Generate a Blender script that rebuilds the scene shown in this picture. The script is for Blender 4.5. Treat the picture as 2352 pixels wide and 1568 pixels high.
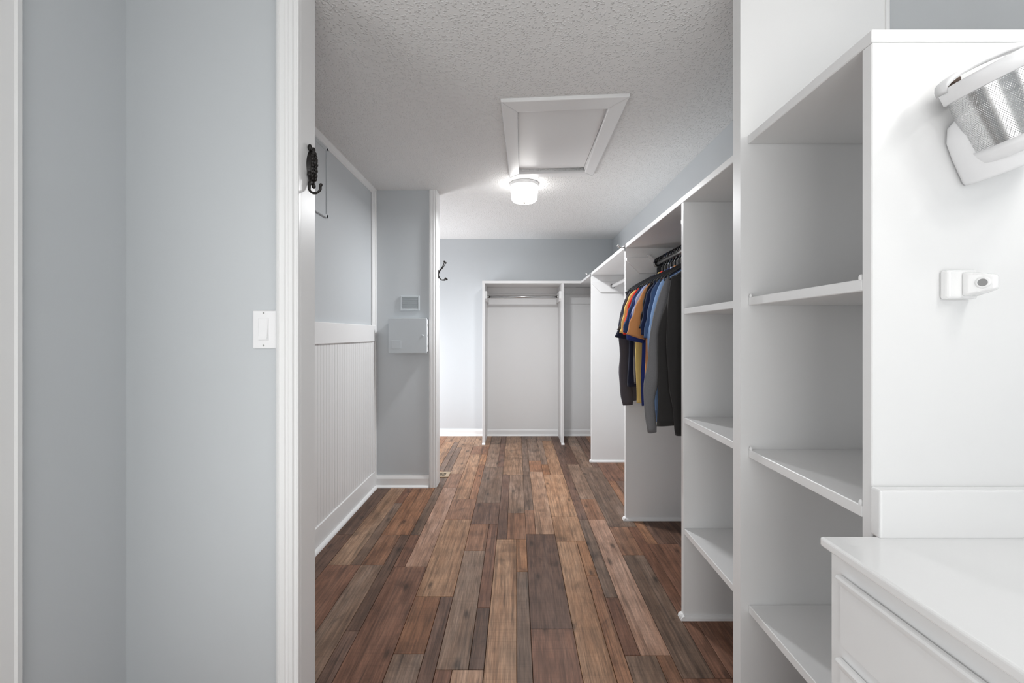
import bpy, bmesh, math, random
from mathutils import Vector, Matrix
random.seed(7)
R = math.radians
for o in list(bpy.data.objects): bpy.data.objects.remove(o)
scene = bpy.context.scene
COL = scene.collection

# ------------------------------------------------------------------ camera, world, light, exposure
F = 16.0 / 36.0 * 2352
CAMZ = 1.254
cam = bpy.data.cameras.new('camera'); camo = bpy.data.objects.new('camera', cam); COL.objects.link(camo)
cam.sensor_width = 36; cam.lens = 16; cam.clip_start = 0.02
cam.shift_x = -10 / 2352; cam.shift_y = -16 / 2352
camo.location = (0, 0, CAMZ); camo.rotation_euler = (R(90), 0, 0)
scene.camera = camo
w = bpy.data.worlds.new('world'); scene.world = w; w.use_nodes = True
w.node_tree.nodes['Background'].inputs[0].default_value = (0.95, 0.97, 1.0, 1)
w.node_tree.nodes['Background'].inputs[1].default_value = 1.0
def area(name, loc, rot, sx, sy, power, col=(1, 1, 1)):
    l = bpy.data.lights.new(name, 'AREA'); l.shape = 'RECTANGLE'; l.size = sx; l.size_y = sy
    l.energy = power; l.color = col
    o = bpy.data.objects.new(name, l); o.location = loc; o.rotation_euler = rot; COL.objects.link(o)
    return o
XLB_L = -1.232
WIN1 = dict(y0=4.66, y1=5.42, z0=0.12, z1=1.52)          # alcove window, in the left wall of the far part
area('daylight_alcove_window', (-2.04, 5.04, 0.82), (0, R(-90), 0), 1.36, 0.70, 41, (0.97, 0.975, 1.0))
area('added_side_fill', (XLB_L, 0.40, 1.1), (0, R(-90), 0), 1.7, 0.84, 8, (1.0, 1.0, 1.0))  # added side fill at the door, brightens the cubby and tower interiors
area('added_bath_fill', (0.3, -1.66, 1.0), (R(90), 0, 0), 1.7, 1.8, 27, (1.0, 1.0, 1.0))  # added frontal fill; no window is known behind the camera
GLOBE_E, DRUM_E, DRUM_DOWN, BATH_FILL_E = 38, 7, 28, 3
vs = scene.view_settings
vs.view_transform = 'Standard'; vs.look = 'None'; vs.gamma = 1; vs.use_curve_mapping = False
vs.exposure = 0.06

# ------------------------------------------------------------------ materials
def lin(c):
    return tuple(((v / 255) / 12.92 if v / 255 <= 0.04045 else ((v / 255 + 0.055) / 1.055) ** 2.4) for v in c)
def mat(name, col, rough=0.5, metal=0.0, bump=None, spec=0.5, var=0.0, varscale=3.0, coat=0.0):
    m = bpy.data.materials.new(name); m.use_nodes = True
    nt = m.node_tree; b = nt.nodes['Principled BSDF']
    b.inputs['Base Color'].default_value = (*col, 1); b.inputs['Roughness'].default_value = rough
    b.inputs['Metallic'].default_value = metal; b.inputs['Specular IOR Level'].default_value = spec
    b.inputs['Coat Weight'].default_value = coat
    tc = nt.nodes.new('ShaderNodeTexCoord')
    if var:
        n = nt.nodes.new('ShaderNodeTexNoise'); n.inputs['Scale'].default_value = varscale; n.inputs['Detail'].default_value = 4
        nt.links.new(tc.outputs['Object'], n.inputs['Vector'])
        mx = nt.nodes.new('ShaderNodeMix'); mx.data_type = 'RGBA'
        mx.inputs[6].default_value = (*[c * (1 - var) for c in col], 1)
        mx.inputs[7].default_value = (*[min(1, c * (1 + var)) for c in col], 1)
        nt.links.new(n.outputs['Fac'], mx.inputs[0]); nt.links.new(mx.outputs[2], b.inputs['Base Color'])
    if bump:
        sc, st, dist, det = bump
        n = nt.nodes.new('ShaderNodeTexNoise'); n.inputs['Scale'].default_value = sc; n.inputs['Detail'].default_value = det
        nt.links.new(tc.outputs['Object'], n.inputs['Vector'])
        bp = nt.nodes.new('ShaderNodeBump'); bp.inputs['Strength'].default_value = st; bp.inputs['Distance'].default_value = dist
        nt.links.new(n.outputs['Fac'], bp.inputs['Height']); nt.links.new(bp.outputs[0], b.inputs['Normal'])
    return m
def emis(name, col, strength):
    m = bpy.data.materials.new(name); m.use_nodes = True
    b = m.node_tree.nodes['Principled BSDF']
    b.inputs['Base Color'].default_value = (0.8, 0.8, 0.8, 1)
    b.inputs['Emission Color'].default_value = (*col, 1); b.inputs['Emission Strength'].default_value = strength
    return m
WHITE = mat('white_paint', (0.83, 0.83, 0.83), 0.38, bump=(60, 0.08, 0.002, 3), var=0.015)
TRIM = mat('white_trim_paint', (0.85, 0.85, 0.85), 0.3, bump=(25, 0.08, 0.003, 2))
BLUE = mat('blue_grey_wall_paint', (0.575, 0.602, 0.622), 0.42, bump=(14, 0.10, 0.004, 5), var=0.02, varscale=1.5)
BLUEM = mat('blue_grey_metal_paint', (0.565, 0.60, 0.625), 0.4, bump=(30, 0.05, 0.002, 2))
CEIL = mat('stippled_ceiling_paint', (0.85, 0.85, 0.845), 0.75)
def stipple(m):
    nt = m.node_tree; N = nt.nodes.new; L = nt.links.new
    tc = N('ShaderNodeTexCoord'); v = N('ShaderNodeTexVoronoi'); v.feature = 'SMOOTH_F1'; v.inputs['Scale'].default_value = 88; v.inputs['Smoothness'].default_value = .35
    n = N('ShaderNodeTexNoise'); n.inputs['Scale'].default_value = 60; n.inputs['Detail'].default_value = 2
    ad = N('ShaderNodeVectorMath'); ad.operation = 'MULTIPLY_ADD'; ad.inputs[1].default_value = (.012, .012, 0)
    L(n.outputs['Color'], ad.inputs[0]); L(tc.outputs['Object'], n.inputs['Vector']); L(tc.outputs['Object'], ad.inputs[2]); L(ad.outputs[0], v.inputs['Vector'])
    rp = N('ShaderNodeMapRange'); rp.interpolation_type = 'SMOOTHSTEP'
    rp.inputs['From Min'].default_value = .12; rp.inputs['From Max'].default_value = .5; rp.inputs['To Min'].default_value = 1; rp.inputs['To Max'].default_value = 0
    L(v.outputs['Distance'], rp.inputs['Value'])
    bp = N('ShaderNodeBump'); bp.inputs['Strength'].default_value = .8; bp.inputs['Distance'].default_value = .0032
    L(rp.outputs[0], bp.inputs['Height']); L(bp.outputs[0], nt.nodes['Principled BSDF'].inputs['Normal'])
stipple(CEIL)
MARBLE = mat('cultured_marble', (0.86, 0.86, 0.86), 0.12, var=0.012, varscale=6, coat=0.3)
PLASTIC = mat('white_plastic', (0.86, 0.86, 0.87), 0.28)
CERAMIC = mat('white_ceramic', (0.87, 0.87, 0.87), 0.1, coat=0.4)
CHROME = mat('brushed_chrome', (0.62, 0.62, 0.62), 0.25, 1.0)
IRON = mat('black_iron', (0.022, 0.02, 0.019), 0.38, 0.5, bump=(70, 0.3, 0.003, 3))
DARK = mat('recess_shade', (0.02, 0.02, 0.02), 0.8)
BRASS = mat('tan_register_metal', (0.42, 0.31, 0.2), 0.4, 0.3)
BRONZE = mat('bronze_knob', (0.2, 0.14, 0.07), 0.4, 0.6)
SCREW = mat('steel_screw', (0.35, 0.35, 0.33), 0.35, 1.0)
HANG = mat('black_hanger_plastic', (0.012, 0.013, 0.016), 0.3)
HANGN = mat('navy_hanger_plastic', (0.008, 0.022, 0.05), 0.3)
PAPER = mat('sheathing', (0.3, 0.28, 0.25), 0.9)
SUBF = mat('subfloor', (0.03, 0.022, 0.018), 0.9)

def wood_material():
    m = bpy.data.materials.new('laminate_wood'); m.use_nodes = True
    nt = m.node_tree; N = nt.nodes.new; L = nt.links.new; b = nt.nodes['Principled BSDF']
    tc = N('ShaderNodeTexCoord'); oi = N('ShaderNodeObjectInfo')
    off = N('ShaderNodeVectorMath'); off.operation = 'SCALE'; off.inputs[0].default_value = (37.0, 91.0, 13.0)
    L(oi.outputs['Random'], off.inputs['Scale'])
    add = N('ShaderNodeVectorMath'); add.operation = 'ADD'
    L(tc.outputs['Object'], add.inputs[0]); L(off.outputs[0], add.inputs[1])
    def noise(scale, detail, rough=0.55, dist=0.0, src=None):
        mp = N('ShaderNodeMapping'); mp.inputs['Scale'].default_value = scale
        L(src or add.outputs[0], mp.inputs['Vector'])
        n = N('ShaderNodeTexNoise'); n.inputs['Scale'].default_value = 1; n.inputs['Detail'].default_value = detail
        n.inputs['Roughness'].default_value = rough; n.inputs['Distortion'].default_value = dist
        L(mp.outputs[0], n.inputs['Vector']); return n.outputs['Fac']
    def ramp(src, stops):
        r = N('ShaderNodeValToRGB'); L(src, r.inputs[0])
        e = r.color_ramp.elements
        e[0].position, e[0].color = stops[0][0], (*[stops[0][1]] * 3, 1)
        e[1].position, e[1].color = stops[1][0], (*[stops[1][1]] * 3, 1)
        for p, v in stops[2:]:
            k = e.new(p); k.color = (v, v, v, 1)
        return r.outputs[0]
    def mul(a, c, fac=1.0):
        x = N('ShaderNodeMix'); x.data_type = 'RGBA'; x.blend_type = 'MULTIPLY'; x.inputs[0].default_value = fac
        L(a, x.inputs[6]); L(c, x.inputs[7]); return x.outputs[2]
    broad = noise((9, 1.3, 1), 4, 0.6, 0.8)
    grain = noise((120, 5, 1), 5, 0.65, 0.3)
    fine = noise((420, 16, 1), 3, 0.6)
    saw = noise((3, 150, 1), 2, 0.5)
    blot = noise((6, 3.5, 1), 3, 0.5, 1.5)
    # warm/cool drift inside a board
    hs = N('ShaderNodeMix'); hs.data_type = 'RGBA'
    gry = N('ShaderNodeMix'); gry.data_type = 'RGBA'; gry.blend_type = 'MULTIPLY'; gry.inputs[0].default_value = 1
    L(oi.outputs['Color'], gry.inputs[6]); gry.inputs[7].default_value = (1.07, 0.97, 0.89, 1)
    gr2 = N('ShaderNodeMix'); gr2.data_type = 'RGBA'; gr2.blend_type = 'MULTIPLY'; gr2.inputs[0].default_value = 1
    L(oi.outputs['Color'], gr2.inputs[6]); gr2.inputs[7].default_value = (0.92, 0.95, 0.98, 1)
    L(ramp(broad, [(0.36, 0), (0.64, 1)]), hs.inputs[0]); L(gry.outputs[2], hs.inputs[6]); L(gr2.outputs[2], hs.inputs[7])
    c = hs.outputs[2]
    c = mul(c, ramp(broad, [(0.28, 0.55), (0.62, 1.14)]))
    c = mul(c, ramp(grain, [(0.3, 0.55), (0.66, 1.22)]))
    c = mul(c, ramp(fine, [(0.3, 0.84), (0.7, 1.14)]))
    c = mul(c, ramp(saw, [(0.30, 0.85), (0.5, 1.02)]), 0.7)
    c = mul(c, ramp(blot, [(0.27, 0.6), (0.42, 1.0)]), 0.9)
    streak = noise((38, 1.1, 1), 3, 0.5, 0.6)
    c = mul(c, ramp(streak, [(0.34, 0.55), (0.46, 1.0)]), 0.85)
    # knots
    mp = N('ShaderNodeMapping'); mp.inputs['Scale'].default_value = (4.2, 1.5, 1); L(add.outputs[0], mp.inputs['Vector'])
    v = N('ShaderNodeTexVoronoi'); v.voronoi_dimensions = '2D'; v.inputs['Scale'].default_value = 1; L(mp.outputs[0], v.inputs['Vector'])
    c = mul(c, ramp(v.outputs['Distance'], [(0.02, 0.4), (0.075, 1.0), (0.045, 0.72)]))
    # cathedral lines
    wv = N('ShaderNodeTexWave'); wv.wave_type = 'RINGS'; wv.inputs['Scale'].default_value = 1.6; wv.inputs['Distortion'].default_value = 5
    wv.inputs['Detail'].default_value = 2; wv.inputs['Detail Scale'].default_value = 1.2
    mp2 = N('ShaderNodeMapping'); mp2.inputs['Scale'].default_value = (10, 1.0, 1); L(add.outputs[0], mp2.inputs['Vector']); L(mp2.outputs[0], wv.inputs['Vector'])
    c = mul(c, ramp(wv.outputs['Fac'], [(0.0, 0.86), (0.6, 1.05)]), 0.8)
    L(c, b.inputs['Base Color'])
    b.inputs['Roughness'].default_value = 0.5; b.inputs['Specular IOR Level'].default_value = 0.3
    bp = N('ShaderNodeBump'); bp.inputs['Strength'].default_value = 0.18; bp.inputs['Distance'].default_value = 0.002
    L(fine, bp.inputs['Height']); L(bp.outputs[0], b.inputs['Normal'])
    return m
WOOD = wood_material()

def perforated():
    m = bpy.data.materials.new('perforated_steel'); m.use_nodes = True
    nt = m.node_tree; N = nt.nodes.new; L = nt.links.new; b = nt.nodes['Principled BSDF']
    b.inputs['Base Color'].default_value = (0.62, 0.62, 0.62, 1); b.inputs['Metallic'].default_value = 1.0; b.inputs['Roughness'].default_value = 0.2
    uv = N('ShaderNodeUVMap'); sep = N('ShaderNodeSeparateXYZ'); L(uv.outputs[0], sep.inputs[0])
    def M(op, a, bb=None, c=None):
        n = N('ShaderNodeMath'); n.operation = op
        for i, x in enumerate((a, bb, c)):
            if x is None: continue
            if isinstance(x, (int, float)): n.inputs[i].default_value = x
            else: L(x, n.inputs[i])
        return n.outputs[0]
    row = M('FLOOR', sep.outputs[1])
    u = M('ADD', sep.outputs[0], M('MULTIPLY', M('MODULO', row, 2.0), 0.5))
    fx = M('SUBTRACT', M('FRACT', u), 0.5); fy = M('SUBTRACT', M('FRACT', sep.outputs[1]), 0.5)
    d = M('SQRT', M('ADD', M('MULTIPLY', fx, fx), M('MULTIPLY', fy, fy)))
    hole = M('LESS_THAN', d, 0.30)
    L(M('SUBTRACT', 1.0, hole), b.inputs['Alpha'])
    return m
PERF = perforated()

FAB = {}
def fabric(key, srgb, heather=0.0):
    if key in FAB: return FAB[key]
    col = lin(srgb); k = min(1 / 0.62, .85 / max(col)); col = tuple(c * k for c in col)
    m = mat('fabric_' + key, col, 0.9, bump=(900, 0.25, 0.001, 2), spec=0.12, var=heather or 0.06, varscale=320 if heather else 6)
    m.node_tree.nodes['Principled BSDF'].inputs['Sheen Weight'].default_value = 0.15
    FAB[key] = m; return m

# ------------------------------------------------------------------ mesh helpers (all coordinates are metres in the room)
ORG = {}
def link(name, bm, m, parent=None, smooth=False, origin=None):
    bmesh.ops.recalc_face_normals(bm, faces=bm.faces[:])
    if parent is not None: o0 = ORG[parent.name]
    elif origin is not None: o0 = Vector(origin)
    else:
        xs = [v.co for v in bm.verts]
        o0 = Vector((sum(c.x for c in xs) / len(xs), sum(c.y for c in xs) / len(xs), min(c.z for c in xs)))
    for v in bm.verts: v.co -= o0
    me = bpy.data.meshes.new(name); bm.to_mesh(me); bm.free()
    if smooth:
        for p in me.polygons: p.use_smooth = True
    me.materials.append(m)
    o = bpy.data.objects.new(name, me); COL.objects.link(o)
    if parent is not None: o.parent = parent
    else: o.location = o0
    ORG[o.name] = o0
    return o
def tag(o, label=None, cat=None, group=None, kind=None):
    if label: o['label'] = label
    if cat: o['category'] = cat
    if group: o['group'] = group
    if kind: o['kind'] = kind
    return o
def thing(name, loc, label, cat, group=None):
    o = bpy.data.objects.new(name, None); COL.objects.link(o); o.location = loc; o.empty_display_size = 0.05
    ORG[o.name] = Vector(loc); return tag(o, label, cat, group)
def shell(name, loc, label, cat='wall'):
    o = thing(name, loc, label, cat); o['kind'] = 'structure'; return o
def B(): return bmesh.new()
def box(bm, x0, x1, y0, y1, z0, z1, bev=0.0, seg=1):
    r = bmesh.ops.create_cube(bm, size=1)
    vs_ = r['verts']
    for v in vs_:
        v.co = Vector((x0 + (v.co.x + .5) * (x1 - x0), y0 + (v.co.y + .5) * (y1 - y0), z0 + (v.co.z + .5) * (z1 - z0)))
    if bev > 0:
        es = list({e for v in vs_ for e in v.link_edges})
        bmesh.ops.bevel(bm, geom=es, offset=bev, segments=seg, affect='EDGES', profile=0.5)
    return bm
def boxo(name, m, x0, x1, y0, y1, z0, z1, parent=None, bev=0.0015, seg=1):
    return link(name, box(B(), min(x0, x1), max(x0, x1), min(y0, y1), max(y0, y1), min(z0, z1), max(z0, z1), bev, seg), m, parent)
def prism(bm, pts, f0, f1):
    """pts: 2d loop; f0/f1 map a 2d point to a 3d point on the two end caps"""
    a = [bm.verts.new(f0(p)) for p in pts]; b = [bm.verts.new(f1(p)) for p in pts]
    n = len(pts)
    for i in range(n):
        bm.faces.new((a[i], a[(i + 1) % n], b[(i + 1) % n], b[i]))
    bm.faces.new(a[::-1]); bm.faces.new(b)
    return bm
def tube(bm, pts, rad, n=8, closed=False):
    pts = [Vector(p) for p in pts]; rads = rad if isinstance(rad, (list, tuple)) else [rad] * len(pts)
    rings = []; prev = None
    for i, p in enumerate(pts):
        if closed: t = (pts[(i + 1) % len(pts)] - pts[i - 1]).normalized()
        else: t = (pts[min(i + 1, len(pts) - 1)] - pts[max(i - 1, 0)]).normalized()
        if prev is None:
            up = Vector((0, 0, 1)) if abs(t.z) < 0.9 else Vector((0, 1, 0))
            u = t.cross(up).normalized()
        else:
            u = (prev - t * prev.dot(t)).normalized()
        prev = u; v = t.cross(u)
        rings.append([bm.verts.new(p + (u * math.cos(2 * math.pi * k / n) + v * math.sin(2 * math.pi * k / n)) * rads[i]) for k in range(n)])
    m_ = len(rings)
    for i in range(m_ if closed else m_ - 1):
        a, b = rings[i], rings[(i + 1) % m_]
        for k in range(n): bm.faces.new((a[k], a[(k + 1) % n], b[(k + 1) % n], b[k]))
    if not closed:
        bm.faces.new(rings[0][::-1]); bm.faces.new(rings[-1])
    return bm
def lathe(bm, prof, c, axis=(0, 0, 1), n=32):
    """prof: (radius, height along the axis)"""
    ax = Vector(axis).normalized(); h = Vector((1, 0, 0)) if abs(ax.x) < 0.9 else Vector((0, 1, 0))
    u = (h - ax * h.dot(ax)).normalized(); v = ax.cross(u); c = Vector(c)
    rings = []
    for r, z in prof:
        if r < 1e-6: rings.append([bm.verts.new(c + ax * z)])
        else: rings.append([bm.verts.new(c + ax * z + (u * math.cos(2 * math.pi * k / n) + v * math.sin(2 * math.pi * k / n)) * r) for k in range(n)])
    for a, b in zip(rings, rings[1:]):
        for k in range(n):
            k2 = (k + 1) % n
            if len(a) == 1 and len(b) == 1: continue
            if len(a) == 1: bm.faces.new((a[0], b[k], b[k2]))
            elif len(b) == 1: bm.faces.new((a[k], a[k2], b[0]))
            else: bm.faces.new((a[k], a[k2], b[k2], b[k]))
    return bm
def ball(bm, c, r, sc=(1, 1, 1), n=10):
    g = bmesh.ops.create_uvsphere(bm, u_segments=n, v_segments=max(6, n - 2), radius=r)
    for v in g['verts']: v.co = Vector((v.co.x * sc[0], v.co.y * sc[1], v.co.z * sc[2])) + Vector(c)
    return bm

# ------------------------------------------------------------------ room shell
H = 2.440
YB = 5.65; XR = 1.20; XLB = -1.258; XLC = -1.157; YP = 1.467; YA = 3.745
def wall(name, m, x0, x1, y0, y1, label, z0=0, z1=H):
    o = boxo(name, m, x0, x1, y0, y1, z0, z1, bev=0); return tag(o, label, 'wall', kind='structure')
wall_right = wall('wall_right', BLUE, XR, XR + .12, -1.7, YB + .12, 'blue grey painted long wall behind the white closet shelving')
wall_back = wall('wall_back', BLUE, -2.17, XR, YB, YB + .12, 'blue grey painted end wall of the closet')
wall_bl = wall('wall_left_bath', BLUE, XLB - .12, XLB, -1.7, YP, 'blue grey bathroom side wall next to the door casing')
wall_left = wall('wall_left', BLUE, XLC - .16, XLC - .012, YP + .105, YA, 'closet side wall, blue above white beadboard wainscot')
wall_pl = wall('wall_front_left', BLUE, XLB - .12, -.715, YP, YP + .105, 'blue grey wall with the light switch beside the door casing')
wall_pr = wall('wall_front_right', WHITE, .722, XR, YP, YP + .05, 'white painted partition wall above the cubby shelf')
wall_al = wall('wall_alcove', BLUE, -2.05, -.672, YA, YA + .126, 'blue grey wall with electrical panel and vent')
wall_behind = wall('wall_behind', BLUE, XLB - .12, XR + .12, -1.82, -1.7, 'blue grey bathroom wall opposite the closet')
# alcove left wall, with the window opening
q = WIN1
bm = B()
box(bm, -2.17, -2.05, YA, q['y0'], 0, H); box(bm, -2.17, -2.05, q['y1'], YB, 0, H)
box(bm, -2.17, -2.05, q['y0'], q['y1'], 0, q['z0']); box(bm, -2.17, -2.05, q['y0'], q['y1'], q['z1'], H)
tag(link('wall_left_alcove', bm, BLUE), 'blue grey alcove wall with a window', 'wall', kind='structure')
w1 = shell('window_1', (-2.1, (q['y0'] + q['y1']) / 2, q['z0']), 'white framed window in the alcove wall', 'window')
bm = B(); xw = -2.12
for (a, b_, c, d) in ((q['y0'], q['y0'] + .05, q['z0'], q['z1']), (q['y1'] - .05, q['y1'], q['z0'], q['z1']),
                      (q['y0'], q['y1'], q['z0'], q['z0'] + .05), (q['y0'], q['y1'], q['z1'] - .05, q['z1']), (q['y0'], q['y1'], 0.80, 0.84)):
    box(bm, xw, xw + .05, a, b_, c, d, .002)
link('window_frame', bm, TRIM, w1)
gl = mat('window_glass', (0.9, 0.95, 1.0), 0.02); gl.node_tree.nodes['Principled BSDF'].inputs['Transmission Weight'].default_value = 1
boxo('window_pane', gl, xw + .015, xw + .02, q['y0'] + .05, q['y1'] - .05, q['z0'] + .05, 0.80, w1, 0)
boxo('window_pane', gl, xw + .03, xw + .035, q['y0'] + .05, q['y1'] - .05, 0.84, q['z1'] - .05, w1, 0)

w2 = shell('fill_window', (.3, -1.7, .1), 'tall white window frame added unseen around the bathroom fill light', 'window')  # unseen frame and pane built around the added bath fill
bm = B()
for (a, b_, c, d) in ((-.62, -.55, .03, 1.97), (1.15, 1.195, .03, 1.97), (-.55, 1.15, .03, .1), (-.55, 1.15, 1.9, 1.97)): box(bm, a, b_, -1.7, -1.64, c, d, .003)
link('window_frame', bm, TRIM, w2)
boxo('window_pane', mat('fill_window_glass', (.9, .92, .92), .6), -.55, 1.15, -1.699, -1.69, .1, 1.9, w2, 0)
# ceiling with the attic opening
HX0, HX1, HY0, HY1 = 0.012, 0.486, 2.38, 3.30
bm = B(); ct = H + .1
box(bm, -2.17, HX0, -1.82, YB + .12, H, ct); box(bm, HX1, XR + .12, -1.82, YB + .12, H, ct)
box(bm, HX0, HX1, -1.82, HY0, H, ct); box(bm, HX0, HX1, HY1, YB + .12, H, ct)
ceiling = tag(link('ceiling', bm, CEIL), 'white stippled ceiling with an attic hatch', 'ceiling', kind='structure')

# attic hatch
hatch = thing('attic_hatch', (.25, 2.8, H), 'white attic hatch with mitred trim frame in the ceiling', 'hatch')
outer = [(-.079, 2.29), (.559, 2.239), (.566, 3.359), (-.052, 3.396)]
inner = [(.006, 2.397), (.4766, 2.36), (.494, 3.287), (.020, 3.313)]
for i in range(4):
    j = (i + 1) % 4
    def sh(p, k): return p
    quad = [outer[i], outer[j], inner[j], inner[i]]
    bm = prism(B(), quad, lambda p: Vector((p[0], p[1], H - .018)), lambda p: Vector((p[0], p[1], H)))
    cx = sum(p[0] for p in quad) / 4; cy = sum(p[1] for p in quad) / 4
    for v in bm.verts:      # tiny open mitre
        v.co.x = cx + (v.co.x - cx) * .9985; v.co.y = cy + (v.co.y - cy) * .9985
    es = [e for e in bm.edges if abs(e.verts[0].co.z - (H - .018)) < 1e-5 and abs(e.verts[1].co.z - (H - .018)) < 1e-5]
    bmesh.ops.bevel(bm, geom=es, offset=.006, segments=3, affect='EDGES', profile=.5)
    link('trim_board', bm, TRIM, hatch)
pan = [(.0, 2.36), (.50, 2.345), (.50, 3.262), (.0, 3.300)]
bm = prism(B(), pan, lambda p: Vector((p[0] * .94 + .013, p[1], H + .012)), lambda p: Vector((p[0] * .94 + .013, p[1], H + .024)))
link('hatch_panel', bm, WHITE, hatch)
bm = B(); box(bm, HX0 - .05, HX1 + .05, HY0 - .05, HY1 + .05, ct + .0, ct + .02); link('attic_board', bm, PAPER, hatch)

# ------------------------------------------------------------------ floor of laminate planks
floor = tag(boxo('floor', SUBF, -2.17, XR + .12, -1.82, YB + .12, -.06, -.012, bev=0), 'brown multi-tone wood plank floor', 'floor', kind='structure')
TONE = dict(dk=(93, 71, 60), db=(86, 66, 55), rd=(106, 76, 61), rb=(118, 87, 68), gy=(116, 96, 82), gd=(102, 84, 72),
            tn=(141, 110, 86), lt=(148, 120, 100), pk=(146, 117, 100), og=(134, 97, 70), br=(122, 88, 66), tg=(132, 106, 86))
PITCH = .1815; CX0 = .0605
def colx(k): return CX0 + PITCH * (k - 1), CX0 + PITCH * k
NFR = .345
# column 0 is the one under the camera: list of (y0, y1, layout, tones)   W = whole, WN = wide+narrow, NW = narrow+wide
# a tone entry can be a list [(y_end, tone), ...] when the strip changes along the board
Y0 = 0.55; Y9 = 5.66
BO = {
 0: [(Y0, 2.788, 'WN', ['tn', [(2.409, 'gd'), (9, 'og')]]), (2.788, 4.07, 'NW', ['dk', [(3.196, 'rb'), (9, 'gy')]]), (4.07, Y9, 'W', ['tg'])],
 1: [(Y0, 1.939, 'W', ['rd']), (1.939, 2.862, 'W', ['dk']), (2.862, 4.167, 'NW', [[(3.25, 'rb'), (9, 'gd')], 'lt']), (4.167, 5.464, 'NW', ['gd', [(4.53, 'br'), (9, 'gy')]]), (5.464, Y9, 'W', ['gd'])],
 2: [(Y0, 2.762, 'WN', ['tn', [(2.372, 'br'), (9, 'og')]]), (2.762, 3.136, 'W', ['tn']), (3.136, 4.07, 'W', ['tn']), (4.07, 5.38, 'NW', [[(4.4, 'og'), (9, 'gy')], 'tn']), (5.38, Y9, 'W', ['gy'])],
 3: [(Y0, 1.78, 'WN', ['gy', 'rb']), (1.78, 3.09, 'NW', [[(2.17, 'rd'), (9, 'gd')], 'pk']), (3.09, 4.4, 'NW', ['dk', [(3.467, 'rb'), (9, 'gy')]]), (4.4, Y9, 'W', ['dk'])],
 4: [(Y0, 1.661, 'W', ['rd']), (1.661, 2.97, 'WN', [[(2.59, 'gd'), (9, 'rb')], 'rd']), (2.97, 4.296, 'W', ['gd']), (4.296, Y9, 'WN', ['gy', 'dk'])],
 5: [(Y0, 1.661, 'W', ['rd']), (1.661, 2.726, 'W', ['rd']), (2.726, 3.9, 'NW', ['br', 'dk']), (3.9, 4.7, 'W', ['rd']), (4.7, Y9, 'NW', ['dk', 'br'])],
 6: [(Y0, 2.3, 'NW', ['dk', 'rd']), (2.3, 3.4, 'W', ['dk']), (3.4, 4.6, 'W', ['br']), (4.6, Y9, 'W', ['dk'])],
 7: [(Y0, 2.1, 'W', ['dk']), (2.1, 3.3, 'W', ['rd']), (3.3, 4.5, 'NW', ['dk', 'br']), (4.5, Y9, 'W', ['dk'])],
 -1: [(Y0, 1.704, 'NW', ['rd', 'lt']), (1.704, 3.012, 'WN', [[(2.642, 'gy'), (9, 'rb')], [(2.09, 'db'), (9, 'rd')]]), (3.012, 3.395, 'W', ['dk']), (3.395, 4.31, 'W', ['gd']), (4.31, Y9, 'WN', ['gy', 'dk'])],
 -2: [(Y0, 2.18, 'WN', [[(1.788, 'gd'), (9, 'br')], 'dk']), (2.18, 3.09, 'W', ['tn']), (3.09, 3.469, 'W', ['rb']), (3.469, 4.765, 'WN', ['tn', [(4.4, 'br'), (9, 'og')]]), (4.765, 5.1, 'W', ['rb']), (5.1, Y9, 'W', ['tg'])],
 -3: [(Y0, 2.459, 'W', ['rd']), (2.459, 3.733, 'NW', [[(2.846, 'rd'), (9, 'gd')], 'pk']), (3.733, 5.07, 'NW', ['gd', [(4.1, 'rb'), (9, 'tg')]]), (5.07, Y9, 'W', ['tg'])],
 -4: [(Y0, 2.85, 'WN', [[(2.477, 'gy'), (9, 'rb')], [(1.927, 'dk'), (9, 'db')]]), (2.85, 4.2, 'W', ['br']), (4.2, 5.3, 'WN', ['tn', 'gd']), (5.3, Y9, 'W', ['tg'])],
 -5: [(Y0, 2.477, 'W', ['rd']), (2.477, 4.0, 'WN', ['tg', [(3.386, 'gd'), (9, 'rd')]]), (4.0, 5.0, 'W', ['gy']), (5.0, Y9, 'W', ['br'])],
 -6: [(Y0, 2.855, 'W', ['dk']), (2.855, 4.1, 'W', ['db']), (4.1, Y9, 'WN', ['gy', 'dk'])],
}
for k in range(-11, -6):
    BO[k] = [(3.9, 4.7 + .1 * (k % 3), 'WN', ['gy', 'dk']), (4.7 + .1 * (k % 3), Y9, 'W', ['br'])]
GAP = .0009
def plank(x0, x1, y0, y1, tone):
    if x0 >= XR or x1 <= -2.05: return
    x1 = min(x1, XR)
    o = link('plank', box(B(), x0 + GAP, x1 - GAP, y0 + GAP * .7, y1 - GAP * .7, -.012, 0, .0016), WOOD, floor)
    c = lin(TONE[tone]); j = random.uniform(.92, 1.08)
    o.color = (c[0] * j / .64, c[1] * j / .64, c[2] * j / .64, 1)
for k, boards in BO.items():
    a, b_ = colx(k)
    for (y0, y1, lay, tones) in boards:
        if lay == 'W': strips = [(a, b_)]
        elif lay == 'WN': strips = [(a, b_ - PITCH * .325), (b_ - PITCH * .325, b_)]
        else: strips = [(a, a + PITCH * NFR), (a + PITCH * NFR, b_)]
        for (s0, s1), t in zip(strips, tones):
            if isinstance(t, str): plank(s0, s1, y0, y1, t)
            else:
                yc = y0
                for ye, tt in t:
                    ye = min(ye, y1)
                    if ye > yc: plank(s0, s1, yc, ye, tt)
                    yc = ye
# bathroom floor behind the camera
tag(boxo('floor_bath', mat('bath_vinyl', (.62, .59, .55), .4), XLB, XR, -1.7, Y0, -.012, 0, bev=0), 'plain beige vinyl bathroom floor', 'floor', kind='structure')

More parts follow.
